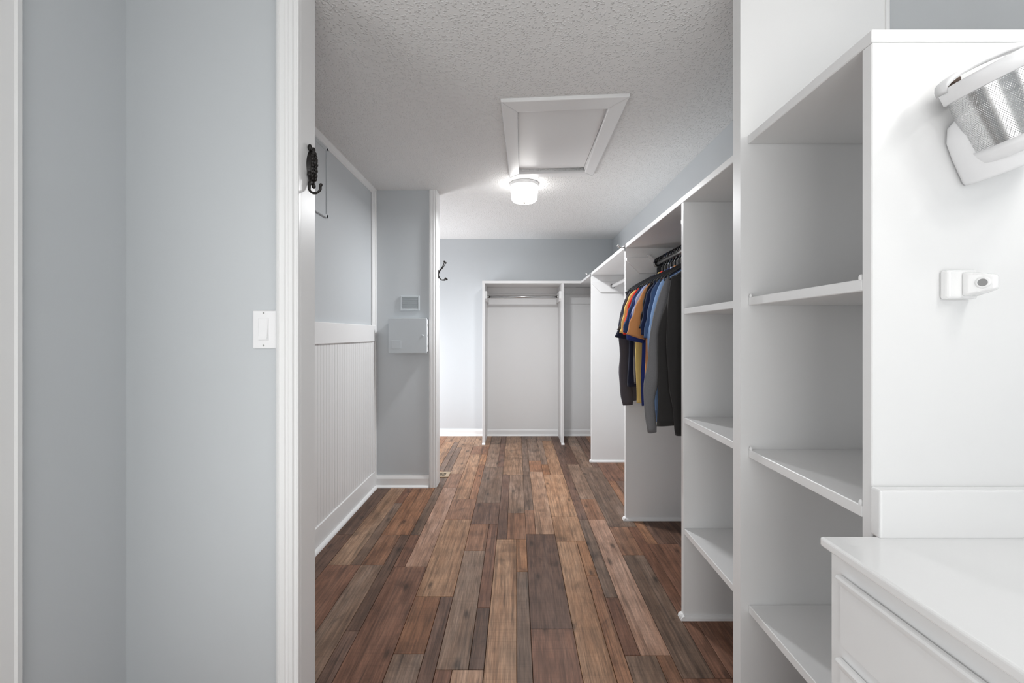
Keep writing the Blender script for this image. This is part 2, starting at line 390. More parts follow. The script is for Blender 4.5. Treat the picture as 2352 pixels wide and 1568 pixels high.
# ------------------------------------------------------------------ casings, baseboards, wainscot
def casing(name, label, x0, x1, yf, yw, outer_left=True, z1=H, axis='y', m=TRIM):
    """colonial casing: profile over [x0,x1] (outer to inner edge); yw wall face, yf front"""
    t = yw - yf
    prof = [(0, 0), (0, .55), (.06, .75), (.14, .95), (.18, .82), (.22, 1.0), (.44, .98), (.48, .80), (.56, .78), (.60, .92), (.76, .9), (.80, .62), (.90, .60), (.93, .75), (.98, .72), (1, .55), (1, 0)]
    pts = [(x0 + (x1 - x0) * u, yw - t * h) for u, h in prof]
    if axis == 'y':
        bm = prism(B(), pts, lambda p: Vector((p[0], p[1], 0)), lambda p: Vector((p[0], p[1], z1)))
    else:
        bm = prism(B(), pts, lambda p: Vector((p[1], p[0], 0)), lambda p: Vector((p[1], p[0], z1)))
    return tag(link(name, bm, m), label, 'trim', kind='structure')
casing('trim_1', 'white moulded door casing beside the light switch', -.770, -.695, YP - .022, YP)
tag(boxo('trim_2', WHITE, -.715, -.695, YP, YP + .105, 0, H, bev=.002), 'flat white door jamb carrying the ornate black hook', 'trim', kind='structure')
casing('trim_3', 'white moulded casing at the end of the alcove wall', -.7165, -.655, YA - .022, YA)
tag(boxo('trim_4', WHITE, -.672, -.652, YA, YA + .126, 0, H, bev=.002), 'white jamb board carrying the black double hook', 'trim', kind='structure')
tag(link('trim_5', prism(B(), [(1.149, XLB), (1.149, XLB + .012), (1.142, XLB + .018), (1.13, XLB + .02), (1.126, XLB + .016), (1.06, XLB + .014), (1.055, XLB)],
     lambda p: Vector((p[1], p[0], 0)), lambda p: Vector((p[1], p[0], H))), TRIM), 'white door casing on the bathroom side wall', 'trim', kind='structure')
d1 = shell('door_1', (XLB + .004, .40, 0), 'white bathroom door with glazing added for an unseen fill light', 'door')  # glazing invented so the added side fill has a source
bm = B()
for a in ((-.10, -.02, .01, 2.06), (.82, 1.054, .01, 2.06), (-.02, .82, .01, .24), (-.02, .82, 1.96, 2.06)): box(bm, XLB + .0002, XLB + .014, *a, .002)
link('door_leaf', bm, WHITE, d1)
FROST = mat('frosted_glass', (.9, .92, .92), .6)
boxo('added_door_pane', FROST, XLB + .0002, XLB + .008, -.02, .82, .24, 1.96, d1, 0)
link('door_knob', lathe(B(), [(.0, .06), (.022, .055), (.026, .04), (.012, .025), (.012, .0), (0, 0)], (XLB + .014, -.06, .95), (1, 0, 0), 16), CHROME, d1, True)
tag(boxo('trim_6', WHITE, XR - .012, XR, YP - .006, YP, 1.895, H, bev=.001), 'thin white caulked corner strip above the cubby shelf', 'trim', kind='structure')

def base(name, label, p0, p1, nrm, h=.10, t=.014, shoe=.018):
    """baseboard with a shoe moulding between two floor points; nrm points into the room"""
    p0, p1, n = Vector((*p0, 0)), Vector((*p1, 0)), Vector((*nrm, 0))
    g = tag(bpy.data.objects.new(name, None), label, 'baseboard', kind='structure'); COL.objects.link(g); g.location = p0; ORG[g.name] = p0.copy()
    prof = [(0, 0), (t, 0), (t, h * .72), (t * .75, h * .84), (t * .45, h * .95), (t * .4, h), (0, h)]
    link('board', prism(B(), prof, lambda p: p0 + n * p[0] + Vector((0, 0, p[1])), lambda p: p1 + n * p[0] + Vector((0, 0, p[1]))), TRIM, g)
    s = shoe; prof = [(t, 0)] + [(t + s * math.cos(a), s * math.sin(a)) for a in [R(x) for x in (0, 22, 45, 68, 90)]]
    link('shoe_moulding', prism(B(), prof, lambda p: p0 + n * p[0] + Vector((0, 0, p[1])), lambda p: p1 + n * p[0] + Vector((0, 0, p[1]))), TRIM, g)
    return g
base('baseboard_alcove', 'white baseboard below the electrical panel', (XLC, YA), (-.7175, YA), (0, -1), .10)
base('baseboard_back', 'white baseboard along the closet end wall', (-2.05, YB), (XR, YB), (0, -1), .085)

# wainscot and upper panel on the closet left wall, children of wall_left
wl = wall_left; X0 = XLC - .012
def strip(name, m, z0, z1, t, y0=YP + .105, y1=YA, bev=.003): return boxo(name, m, X0, X0 + t, y0, y1, z0, z1, wl, bev)
bm = B()    # beadboard: pairs of grooves every 42 mm
prof = [(YP + .105, 0)]; y = YP + .105
while y < YA - .1:
    prof += [(y, .008), (y + .030, .008), (y + .032, .003), (y + .034, .008), (y + .038, .0085), (y + .040, .003)]
    y += .042
prof += [(YA - .09, .008), (YA - .09, 0)]
pts = [(X0 + t, yy) for yy, t in prof]
prism(bm, pts, lambda p: Vector((p[0], p[1], .135)), lambda p: Vector((p[0], p[1], 1.2)))
tag(link('beadboard', bm, WHITE, wl), 'white beadboard with fine vertical grooves')
tag(strip('chair_rail', WHITE, 1.197, 1.328, .020), 'wide white flat chair rail')
strip('baseboard_strip', WHITE, 0, .137, .016)
bm = B(); s = .02; t = X0 + .016
prism(bm, [(t, 0)] + [(t + s * math.cos(R(a)), s * math.sin(R(a))) for a in (0, 22, 45, 68, 90)], lambda p: Vector((p[0], YP + .105, p[1])), lambda p: Vector((p[0], YA - .015, p[1])))
link('shoe_moulding', bm, TRIM, wl)
tag(boxo('corner_batten', TRIM, X0, X0 + .014, YA - .085, YA, .137, H - .03, wl, .003), 'pale corner batten')
boxo('corner_bead', TRIM, X0, X0 + .022, YA - .032, YA, .0, H, wl, .006, 2)
bm = prism(B(), [(X0, H), (X0 + .022, H), (X0 + .020, H - .012), (X0 + .012, H - .026), (X0 + .012, H - .034), (X0 + .004, H - .042), (X0, H - .042)],
           lambda p: Vector((p[0], YP + .105, p[1])), lambda p: Vector((p[0], YA, p[1])))
tag(link('ceiling_moulding', bm, TRIM, wl), 'narrow white moulding under the ceiling')
ap = boxo('access_panel', BLUE, X0, X0 + .010, 2.2, 2.79, 1.965, 2.392, wl, .002)
bm = B()
for a in ((2.2, 2.79, 1.965, 1.985), (2.2, 2.79, 2.372, 2.392), (2.77, 2.79, 1.965, 2.392)): box(bm, X0 + .008, X0 + .016, *a, .002)
link('panel_bead', bm, BLUE, ap)

# ------------------------------------------------------------------ things on the walls
# light switch
sw = thing('light_switch', (-.809, YP, 1.209), 'white rocker light switch plate beside the door casing', 'light switch')
boxo('wall_plate', PLASTIC, -.846, -.772, YP - .007, YP, 1.209, 1.331, sw, .003, 2)
boxo('rocker_frame', PLASTIC, -.8275, -.7945, YP - .0085, YP - .006, 1.2345, 1.3065, sw, .0008)
bm = prism(B(), [(0, 1.238), (-.0035, 1.238), (.0005, 1.272), (.0015, 1.303), (.004, 1.303), (.004, 1.238)],
           lambda p: Vector((-.8245, YP - .0105 + p[0], p[1])), lambda p: Vector((-.7975, YP - .0105 + p[0], p[1])))
link('rocker', bm, PLASTIC, sw)
for z in (1.2185, 1.3225):
    link('screw', lathe(B(), [(0, .0018), (.0028, .001), (.003, 0)], (-.811, YP - .007, z), (0, -1, 0), 12), SCREW, sw)

# ornate hook on the near jamb (faces +x)
XJ = -.695
oh = thing('coat_hook', (XJ, 1.53, 1.72), 'ornate black cast iron coat hook on the near door jamb', 'hook')
bm = B()
n = 22; zc, yc = 1.822, 1.53
def lens(tt): return max(.004, .0245 * (math.sin(math.pi * tt) ** .8))
loop = [(yc - lens(i / n), 1.762 + .112 * i / n) for i in range(n + 1)] + [(yc + lens(i / n), 1.762 + .112 * i / n) for i in range(n, -1, -1)]
prism(bm, loop, lambda p: Vector((XJ, p[0], p[1])), lambda p: Vector((XJ + .012, yc + (p[0] - yc) * .8, zc + (p[1] - zc) * .92)))
link('back_plate', bm, IRON, oh)
bm = B(); rr = random.Random(3)
tube(bm, [(XJ + .012, yc + .8 * lens(i / 16) * math.cos(0) * s, 1.768 + .1 * i / 16) for s in (1,) for i in range(17)], .003, 6)
tube(bm, [(XJ + .012, yc - .8 * lens(i / 16), 1.768 + .1 * i / 16) for i in range(17)], .003, 6)
for i in range(9):
    for s in (-1, 0, 1):
        z = 1.776 + .085 * i / 8; ww = .55 * lens((z - 1.762) / .112)
        ball(bm, (XJ + .013 + .003 * rr.random() + (.005 if s == 0 else 0), yc + s * ww + .003 * (rr.random() - .5), z), .0055 + .002 * rr.random(), (1, 1, 1.2), 8)
ball(bm, (XJ + .018, yc, 1.832), .010, (1, 1, 1.3), 10)
link('scroll_ornament', bm, IRON, oh, True)
for s in (-1, 1):
    link('leaf_scroll', ball(B(), (XJ + .007, yc + s * .013, 1.877), .009, (.8, .9, 1.3), 8), IRON, oh, True)
    link('leaf_scroll', ball(B(), (XJ + .009, yc + s * .022, 1.785), .009, (.8, .9, 1.1), 8), IRON, oh, True)
link('lower_bud', ball(ball(B(), (XJ + .01, yc, 1.764), .010, (.8, 1, 1), 8), (XJ + .014, yc, 1.752), .007, (1, 1, 1.2), 8), IRON, oh, True)
bm = B(); pts = [(XJ + .010, yc - .014, 1.772), (XJ + .008, yc - .018, 1.757), (XJ + .008, yc - .020, 1.745)]
for a in range(200, 375, 14):
    pts.append((XJ + .026 + .019 * math.cos(R(a)), yc - .020, 1.7395 + .0165 * math.sin(R(a))))
pts.append((XJ + .046, yc - .02, 1.748))
tube(bm, pts, [.0042 + .0006 * math.sin(i) for i in range(len(pts))], 10); ball(bm, (XJ + .0465, yc - .02, 1.750), .0058)
link('hook_arm', bm, IRON, oh, True)

# double prong hook on the far jamb
XJ2 = -.652
dh = thing('coat_hook', (XJ2, 3.80, 1.71), 'black double prong coat hook on the far jamb', 'hook')
bm = B(); prism(bm, [(3.80 + .011 * math.cos(R(a)), 1.757 + .036 * math.sin(R(a))) for a in range(0, 360, 24)], lambda p: Vector((XJ2, p[0], p[1])), lambda p: Vector((XJ2 + .007, 3.80 + (p[0] - 3.8) * .8, p[1])))
link('back_plate', bm, IRON, dh)
for s in (-1, 1):
    bm = B()
    pts = [(XJ2 + .006, 3.80 + s * .004, 1.765), (XJ2 + .014, 3.8 + s * .006, 1.79), (XJ2 + .034, 3.8 + s * .014, 1.812), (XJ2 + .05, 3.8 + s * .025, 1.838), (XJ2 + .056, 3.8 + s * .035, 1.858)]
    tube(bm, pts, [.0045, .0045, .004, .0036, .0036], 8); ball(bm, pts[-1], .0085); link('upper_prong', bm, IRON, dh, True)
    bm = B()
    pts = [(XJ2 + .006, 3.80 + s * .004, 1.742), (XJ2 + .012, 3.8 + s * .006, 1.722), (XJ2 + .03, 3.8 + s * .014, 1.708), (XJ2 + .05, 3.8 + s * .024, 1.708), (XJ2 + .066, 3.8 + s * .032, 1.718)]
    tube(bm, pts, [.0045, .0045, .004, .0036, .0036], 8); ball(bm, pts[-1], .0085); link('lower_prong', bm, IRON, dh, True)

# electrical panel
ep = thing('electrical_panel', (-.88, YA, 1.103), 'blue grey painted electrical panel box on the alcove wall', 'electrical panel')
boxo('box_body', BLUEM, -1.02, -.726, 3.688, YA, 1.112, 1.379, ep, .002)
ed = boxo('box_door', BLUEM, -1.0325, -.7235, 3.672, 3.688, 1.103, 1.387, ep, .003, 2)
link('door_latch', lathe(B(), [(0, .004), (.008, .003), (.01, 0)], (-.757, 3.672, 1.245), (0, -1, 0), 16), BLUEM, ed, True)
boxo('label_plate', BLUEM, -1.008, -.93, 3.6705, 3.673, 1.14, 1.205, ed, .0008)
boxo('hinge_strip', PLASTIC, -.7265, -.7215, 3.69, 3.735, 1.115, 1.376, ep, .001)
for z in (1.16, 1.245, 1.33): boxo('hinge', SCREW, -.7235, -.7185, 3.70, 3.712, z - .01, z + .01, ep, .001)
# vent grille
vg = thing('vent_grille', (-.872, YA, 1.45), 'small blue grey louvred vent grille above the electrical panel', 'vent')
bm = B()
for a in ((-.951, -.938, 1.4506, 1.572), (-.807, -.794, 1.4506, 1.572)): box(bm, a[0], a[1], YA - .010, YA, a[2], a[3], .0015)
for a in ((1.4506, 1.464), (1.5585, 1.572)): box(bm, -.938, -.807, YA - .010, YA, a[0], a[1], .0015)
link('grille_frame', bm, BLUEM, vg)
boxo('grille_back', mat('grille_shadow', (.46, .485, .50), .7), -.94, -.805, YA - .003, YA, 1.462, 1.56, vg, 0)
for i in range(12):
    z = 1.4665 + i * .0079
    bm = prism(B(), [(YA - .009, z), (YA - .009, z + .0018), (YA - .003, z + .0062), (YA - .003, z + .0044)], lambda p: Vector((-.938, p[0], p[1])), lambda p: Vector((-.807, p[0], p[1])))
    link('louvre', bm, BLUEM, vg)
# floor register
fr = thing('floor_register', (-.745, 4.07, 0), 'tan metal floor register behind the alcove wall end', 'floor vent')
fx0, fx1, fy0, fy1 = -.897, -.597, 3.995, 4.145
bm = B()
for a in ((fx0, fx1, fy0, fy0 + .028), (fx0, fx1, fy1 - .028, fy1), (fx0, fx0 + .03, fy0 + .028, fy1 - .028), (fx1 - .03, fx1, fy0 + .028, fy1 - .028)): box(bm, *a, 0.0002, .006, .0015)
link('register_frame', bm, BRASS, fr)
boxo('register_shade_sheet', DARK, fx0 + .028, fx1 - .028, fy0 + .026, fy1 - .026, .0002, .002, fr, 0)  # flat dark sheet painting the shade down the duct opening
x = fx0 + .036
while x < fx1 - .034:
    boxo('register_bar', BRASS, x, x + .0045, fy0 + .027, fy1 - .027, .002, .0055, fr, 0); x += .0115

# closet ceiling light
lx, ly = .062, 3.576
clt = thing('ceiling_light', (lx, ly, H), 'lit frosted glass drum ceiling light with brass finial', 'ceiling light')
link('canopy', lathe(B(), [(0, 0), (.112, 0), (.113, -.006), (.110, -.022), (.104, -.026), (0, -.026)], (lx, ly, H), n=48), TRIM, clt, True)
DR = emis('lit_glass', (1, .985, .96), DRUM_E)
link('glass_shade', lathe(B(), [(.106, -.026), (.1065, -.05), (.102, -.11), (.098, -.128), (.088, -.140), (.06, -.147), (0, -.150)], (lx, ly, H), n=48), DR, clt, True)
link('finial', lathe(B(), [(.0, -.148), (.009, -.149), (.009, -.153), (.005, -.159), (0, -.161)], (lx, ly, H), n=16), BRONZE, clt, True)

dl = bpy.data.lights.new('ceiling_light_glow', 'AREA'); dl.shape = 'DISK'; dl.size = .17; dl.energy = DRUM_DOWN; dl.color = (.97, .985, 1.0)
dlo = bpy.data.objects.new('ceiling_light_glow', dl); dlo.location = (0, 0, -.1625); dlo.parent = clt; COL.objects.link(dlo)
# bathroom lights: unseen ceiling fill added overhead, vanity bar beside the camera
bcl = thing('ceiling_light', (.25, -.45, H), 'round frosted bathroom ceiling light added unseen as fill', 'ceiling light')
link('canopy', lathe(B(), [(0, 0), (.16, 0), (.16, -.02), (0, -.02)], (.25, -.45, H), n=32), TRIM, bcl, True)
link('glass_shade', lathe(B(), [(.15, -.02), (.14, -.07), (.1, -.095), (0, -.105)], (.25, -.45, H), n=32), emis('fill_glass_bath', (1, .99, .97), BATH_FILL_E), bcl, True)
vl = thing('vanity_light', (XR, .25, 2.0), 'vanity light bar with three round globes above the counter', 'wall light')
boxo('back_bar', CHROME, XR - .025, XR, -.12, .62, 1.98, 2.06, vl, .004)
GL = emis('lit_globe', (1, .985, .955), GLOBE_E)
for y in (-.02, .25, .52):
    link('socket', lathe(B(), [(.0, 0), (.022, 0), (.022, .03), (0, .03)], (XR - .025, y, 2.02), (-1, 0, 0), 16), CHROME, vl, True)
    link('globe', ball(B(), (XR - .095, y, 2.02), .045, n=20), GL, vl, True)

# ------------------------------------------------------------------ bathroom cubby shelf
XT = .748
cs = thing('cubby_shelf', (.97, 1.22, 0), 'tall white open cubby shelf beside the vanity counter', 'shelf')
boxo('side_panel', WHITE, XT, XR - .001, .957, .985, 0, 1.868, cs, .002)
boxo('top_board', WHITE, XT - .002, XR - .001, .955, YP - .001, 1.868, 1.895, cs, .002)
for i, z in enumerate((.384, .884, 1.374)):
    sh_ = boxo('shelf_board', WHITE, XT, XR - .001, .9855, YP - .001, z - .026, z, cs, .002)
    if i:
        for yy in (.992, YP - .008):
            link('caulk_bead', ball(B(), (XT + .004, yy, z + .003), .008, (.7, .7, 1.1), 8), WHITE, sh_, True)
boxo('back_panel', WHITE, XR - .008, XR - .001, .9855, YP - .001, .01, 1.867, cs, 0)

# ------------------------------------------------------------------ vanity
XV = .628; YV = .943; ZV = .837
ct_ = thing('countertop', (.91, .2, ZV - .02), 'glossy white cultured marble vanity countertop', 'countertop')
boxo('slab', MARBLE, XV, XR - .001, -.55, YV, ZV - .02, ZV, ct_, .005, 3)
boxo('backsplash', MARBLE, XT - .005, XR - .001, YV - .014, YV + .0135, ZV - .001, ZV + .099, ct_, .004, 2)
va = thing('vanity_cabinet', (.92, .2, 0), 'white painted vanity cabinet with drawers under the countertop', 'cabinet')
XC = XV + .0235
boxo('carcass', WHITE, XC, XR - .001, -.52, YV - .0005, .1, ZV - .0205, va, .002)
boxo('toe_kick', WHITE, XC + .06, XR - .001, -.52, YV - .02, 0, .1, va, 0)
zt = .775
for dz in (.141, .141, .19):
    z1, z0 = zt, zt - dz
    for (y0, y1) in ((.36, .909), (-.22, .33)):
        dr = boxo('drawer', WHITE, XC - .006, XC, y0, y1, z0, z1 - .010, va, .002)
        xf = XC - .006
        prof = [(0, z1 - .020), (-.003, z1 - .019), (-.004, z1 - .014), (-.008, z1 - .011), (-.009, z1 - .005), (-.007, z1 - .001), (-.004, z1), (.002, z1), (.0055, z1 - .003), (.0055, z1 - .020)]
        bm = prism(B(), prof, lambda p: Vector((xf + p[0], y0, p[1])), lambda p: Vector((xf + p[0], y1, p[1])))
        link('finger_pull', bm, WHITE, dr)
    zt = z0 - .024

# ------------------------------------------------------------------ wall holder with perforated basket
YW = .957
ax = Vector((-.41, 0, .912)); e1 = Vector((.912, 0, .41)); e2 = Vector((0, -1, 0))
Rb = .088; Lb = .116; yb = .862
Ptop = Vector((.849, yb, 1.712)); cT = Ptop + e1 * Rb; cBt = cT - ax * Lb
bk = thing('hair_dryer_holder', (cBt.x, YW, cBt.z), 'white wall holder with tilted perforated steel basket on the white panel', 'wall holder')
def cyl_ring(c, r, k, n): return c + (e1 * math.cos(2 * math.pi * k / n) + e2 * math.sin(2 * math.pi * k / n)) * r
bm = B(); uvl = bm.loops.layers.uv.new('UVMap'); n = 72
ra = [bm.verts.new(cyl_ring(cT, Rb, k, n)) for k in range(n)]; rb_ = [bm.verts.new(cyl_ring(cBt, Rb * .97, k, n)) for k in range(n)]
NU, NV = 150, 38
for k in range(n):
    k2 = (k + 1) % n; f = bm.faces.new((ra[k], ra[k2], rb_[k2], rb_[k])); f.smooth = True
    for l, (u, v) in zip(f.loops, ((k, 1), (k + 1, 1), (k + 1, 0), (k, 0))): l[uvl].uv = (u / n * NU, v * NV)
o = link('basket', bm, PERF, bk, True); o['label'] = 'perforated stainless steel basket'
def ring(name, prof, c, m=PLASTIC):
    return link(name, lathe(B(), prof, c, ax, 48), m, bk, True)
rim = ring('rim', [(Rb - .004, 0), (Rb + .001, -.006), (Rb + .005, -.004), (Rb + .006, .02), (Rb + .005, .024), (Rb + .004, .024), (Rb - .003, .004), (Rb - .004, 0)], cT)
cap = ring('base_cup', [(Rb * .97 - .004, .001), (Rb * .97 + .003, .002), (Rb * .97 + .001, -.010), (Rb * .93, -.024), (Rb * .84, -.027), (0, -.028)], cBt)
link('screw', lathe(B(), [(0, .0022), (.004, .0015), (.0065, 0)], cBt - ax * .028 + e1 * (-.012) + e2 * .03, -ax, 14), SCREW, cap, True)
# handle band rising over the rim
bm = B(); pts = []
for i in range(19):
    t = i / 18; ang = math.pi * (1 - t)
    p = cT + ax * (.020 + .022 * math.sin(math.pi * t) ** .5) + e1 * math.cos(ang) * (Rb + .004) + e2 * (-.035 + .02 * math.sin(math.pi * t))
    pts.append(p)
for i in range(len(pts) - 1):
    pass
prev = None
for p in pts:
    wv_ = [bm.verts.new(p + e2 * a + ax * b_) for a, b_ in ((-.012, -.004), (.012, -.004), (.012, .006), (-.012, .006))]
    if prev:
        for k in range(4): bm.faces.new((prev[k], prev[(k + 1) % 4], wv_[(k + 1) % 4], wv_[k]))
    else: bm.faces.new(wv_)
    prev = wv_
bm.faces.new(prev[::-1])
link('handle_band', bm, PLASTIC, bk, True)
# wall bracket behind: an upright half shell with the second lobe below
cw = Vector((cT.x, YW - .045, cT.z)) - ax * .03
bm = lathe(B(), [(0, .0), (.045, -.004), (.066, -.018), (.078, -.045), (.080, -.08), (.080, -.135), (.077, -.141), (0, -.142)], cw, ax, 48)
for v in bm.verts: v.co.y = min(v.co.y, YW - .0006)
link('wall_bracket', bm, PLASTIC, bk, True)
link('mount_clip', box(B(), .896, .918, YW - .02, YW - .0006, 1.772, 1.786, .002), mat('rusty_clip', (.09, .06, .045), .6, .4), bk)

# ceramic towel post
tp = thing('towel_post', (.9, YW, 1.324), 'white ceramic towel bar post with an empty socket', 'towel holder')
boxo('base_plate', CERAMIC, .8885, .9525, YW - .020, YW, 1.327, 1.388, tp, .006, 3)
bm = prism(B(), [(.917, YW - .018), (.917, YW - .028), (.927, YW - .046), (.936, YW - .062), (.946, YW - .066), (.9525, YW - .058), (.9525, YW - .018)],
           lambda p: Vector((p[0], p[1], 1.332)), lambda p: Vector((p[0], p[1], 1.383)))
for v in bm.verts:
    f = max(0, min(1, (YW - .02 - v.co.y) / .046)); v.co.z = 1.3575 + (v.co.z - 1.3575) * (1 - .45 * f)
bmesh.ops.bevel(bm, geom=bm.edges[:], offset=.005, segments=3, affect='EDGES', profile=.5)
nose = link('post', bm, CERAMIC, tp, True)
dirv = Vector((-.86, -.5, 0)).normalized()
link('socket_ring', lathe(B(), [(.0072, .001), (.0105, .0015), (.012, -.001), (.012, -.008)], (.9285, YW - .051, 1.3575), dirv, 20), CERAMIC, nose, True)
link('socket', lathe(B(), [(0, .0006), (.0076, .0012)], (.9285, YW - .051, 1.3575), dirv, 20), mat('socket_grey', (.28, .28, .28), .5), nose, True)

# ------------------------------------------------------------------ closet shelving along the right wall
XS = .737; ZT = 1.866; TH = .027
cl = thing('closet_shelving', (.97, 3.5, 0), 'white built-in closet shelving with tall dividers along the long wall', 'closet shelving')
PAN = [2.008, 3.075, 4.482]; PT = .026
bm = B(); box(bm, XS, XR - .001, YP + .051, YB - .001, ZT - TH, ZT, .002)
link('top_shelf', bm, WHITE, cl)
for i, y in enumerate(PAN):
    p = boxo('divider', WHITE, XS, XR - .001, y, y + PT, 0, ZT - TH, cl, .0015)
    s = .016; prof = [(0, 0)] + [(s * math.cos(R(a)), s * 1.2 * math.sin(R(a))) for a in (0, 30, 60, 90)]
    bm = prism(B(), prof, lambda q_: Vector((XS - s, y - q_[0], q_[1])), lambda q_: Vector((XR - .001, y - q_[0], q_[1])))
    prism(bm, prof, lambda q_: Vector((XS - q_[0], y - s, q_[1])), lambda q_: Vector((XS - q_[0], y + PT, q_[1])))
    link('base_moulding', bm, TRIM, p)
for z in (.400, .889, 1.369):
    boxo('shelf_board', WHITE, XS + .003, XR - .001, YP + .051, PAN[0] - .0005, z - .026, z, cl, .002)
boxo('back_cleat', WHITE, XR - .02, XR - .001, YP + .051, PAN[0], 1.80, ZT - TH, cl, .001)
for y, far in ((PAN[0] + PT, True), (PAN[1], False), (PAN[1] + PT, True), (PAN[2], False), (PAN[2] + PT, True)):
    yy0, yy1 = (y, y + .019) if far else (y - .019, y)
    prof = [(XS + .005, 1.770), (XR - .001, 1.770), (XR - .001, 1.668), (XS + .09, 1.668), (XS + .005, 1.752)]
    bm = prism(B(), prof, lambda q_: Vector((q_[0], yy0, q_[1])), lambda q_: Vector((q_[0], yy1, q_[1])))
    bmesh.ops.bevel(bm, geom=bm.edges[:], offset=.001, segments=1, affect='EDGES')
    link('rod_cleat', bm, WHITE, cl)
boxo('wall_cleat', WHITE, .544, XR - .001, YB - .019, YB - .001, 1.632, 1.751, cl, .001)
# rods
XROD = .943; ZROD = 1.728
def rod(name, label, p0, p1, r=.0145):
    t = thing(name, ((Vector(p0) + Vector(p1)) / 2), label, 'clothes rod')
    d = (Vector(p1) - Vector(p0)).normalized()
    link('pole', tube(B(), [p0, p1], r, 20), CHROME if 'metal' in label else TRIM, t, True)
    for p, s in ((p0, 1), (p1, -1)):
        link('flange', lathe(B(), [(0, 0), (.024, 0), (.024, .006), (.017, .010), (.017, .014)], p, d * s, 20), CHROME, t, True)
    return t
rod('clothes_rod', 'metal clothes rod carrying the hanging shirts', (XROD, PAN[0] + PT + .019, ZROD), (XROD, PAN[1] - .019, ZROD))
rod('clothes_rod', 'empty white clothes rod past the hanging shirts', (XROD, PAN[1] + PT + .019, ZROD), (XROD, PAN[2] - .019, ZROD))
rod('clothes_rod', 'empty metal clothes rod in the closet corner bay', (XROD, PAN[2] + PT + .019, 1.705), (XROD, YB - .019, 1.705))
# rod bracket seen past the hangers
rbk = thing('rod_bracket', (.93, PAN[1] - .03, 1.75), 'small white metal rod bracket on the divider behind the hangers', 'bracket')
link('strap', prism(B(), [(.872, 1.785), (.879, 1.789), (.925, 1.752), (.918, 1.738)], lambda p: Vector((p[0], PAN[1] - .045, p[1])), lambda p: Vector((p[0], PAN[1] - .0195, p[1]))), TRIM, rbk)

# back wall unit
bu = thing('closet_shelving', (.08, 5.42, 0), 'white open closet unit with one hanging bay on the end wall', 'closet shelving')
YF = 5.18
boxo('top_shelf', WHITE, -.389, XS - .0005, YF, YB - .001, ZT - .030, ZT, bu, .002)
for x in (-.387, .515):
    p = boxo('divider', WHITE, x, x + .028, YF, YB - .001, 0, ZT - .03, bu, .0015)
    link('base_moulding', prism(B(), [(0, 0), (.016, 0), (.014, .012), (.006, .018), (0, .02)], lambda q_: Vector((x - .004, YF - q_[0], q_[1])), lambda q_: Vector((x + .032, YF - q_[0], q_[1]))), TRIM, p)
boxo('back_panel', WHITE, -.3585, .5145, YB - .006, YB - .0005, .086, ZT - .0305, bu, 0)
boxo('back_panel', WHITE, .5435, XR - .001, YB - .006, YB - .0005, .086, ZT - .0305, cl, 0)
for x, s in ((-.359, 1), (.515, -1)):
    prof = [(YF + .06, 1.755), (YB - .001, 1.755), (YB - .001, 1.64), (YF + .10, 1.64), (YF + .06, 1.67)]
    link('rod_cleat', prism(B(), prof, lambda q_: Vector((x, q_[0], q_[1])), lambda q_: Vector((x + s * .02, q_[0], q_[1]))), WHITE, bu)
boxo('wall_cleat', WHITE, -.339, .495, YB - .019, YB - .001, 1.70, 1.755, bu, .001)
rod('clothes_rod', 'short empty metal clothes rod across the end wall bay', (-.338, 5.37, 1.698), (.494, 5.37, 1.698))

# robe hooks on the shelf fronts
def robe(label, y, z=1.845):
    t = thing('robe_hook', (XS, y, z - .02), label, 'hook', 'small metal hooks on the shelf edge')
    link('plate', box(B(), XS - .004, XS - .0002, y - .011, y + .011, z - .026, z + .022, .0015), CHROME, t)
    for s in (-1, 1):
        bm = tube(B(), [(XS - .003, y, z), (XS - .02, y + s * .003, z - .002), (XS - .040, y + s * .012, z + .001), (XS - .046, y + s * .014, z + .010)], [.005, .004, .0036, .0036], 8)
        ball(bm, (XS - .047, y + s * .014, z + .012), .006, n=8); link('prong', bm, CHROME, t, True)
robe('small metal hook on the shelf edge past the hanging shirts', PAN[1] + .012)
robe('small metal hook on the shelf edge nearest the end wall unit', PAN[2] + .012)

# ------------------------------------------------------------------ hangers and clothes
XCEN = XROD
def hanger_mesh():
    bm = B(); zn = -.082      # local: origin at the rod centre
    hook = [(.0, 0, zn), (.0, 0, -.045), (.018, 0, -.028), (.028, 0, 0)]
    hook = [(0, 0, zn), (0, 0, -.04), (.016, 0, -.022)]
    for a in range(-30, 200, 20): hook.append((.022 * math.cos(R(a)), 0, .004 + .022 * math.sin(R(a))))
    tube(bm, hook, .0050, 8)
    tri = [(0, 0, zn), (-.06, 0, zn - .022), (-.14, 0, zn - .065), (-.20, 0, zn - .105), (-.213, 0, zn - .118), (-.208, 0, zn - .132), (-.195, 0, zn - .136),
           (.195, 0, zn - .136), (.208, 0, zn - .132), (.213, 0, zn - .118), (.20, 0, zn - .105), (.14, 0, zn - .065), (.06, 0, zn - .022)]
    tube(bm, tri, .0048, 6, closed=True)
    return bm
ORG['__h'] = Vector((0, 0, 0))
def make_hanger(m, name='clothes_hanger'):
    bm = hanger_mesh(); return link(name, bm, m, origin=(0, 0, 0), smooth=True)
hang_src = {}
def place_hanger(y, navy, label, group, tilt=0.0):
    m = HANGN if navy else HANG
    if navy not in hang_src:
        o = make_hanger(m); hang_src[navy] = o
    else:
        o = hang_src[navy].copy(); COL.objects.link(o)
    o.location = (XROD, y, ZROD + .0105 - .004); o.rotation_euler = (0, 0, tilt)
    return tag(o, label, 'hanger', group)

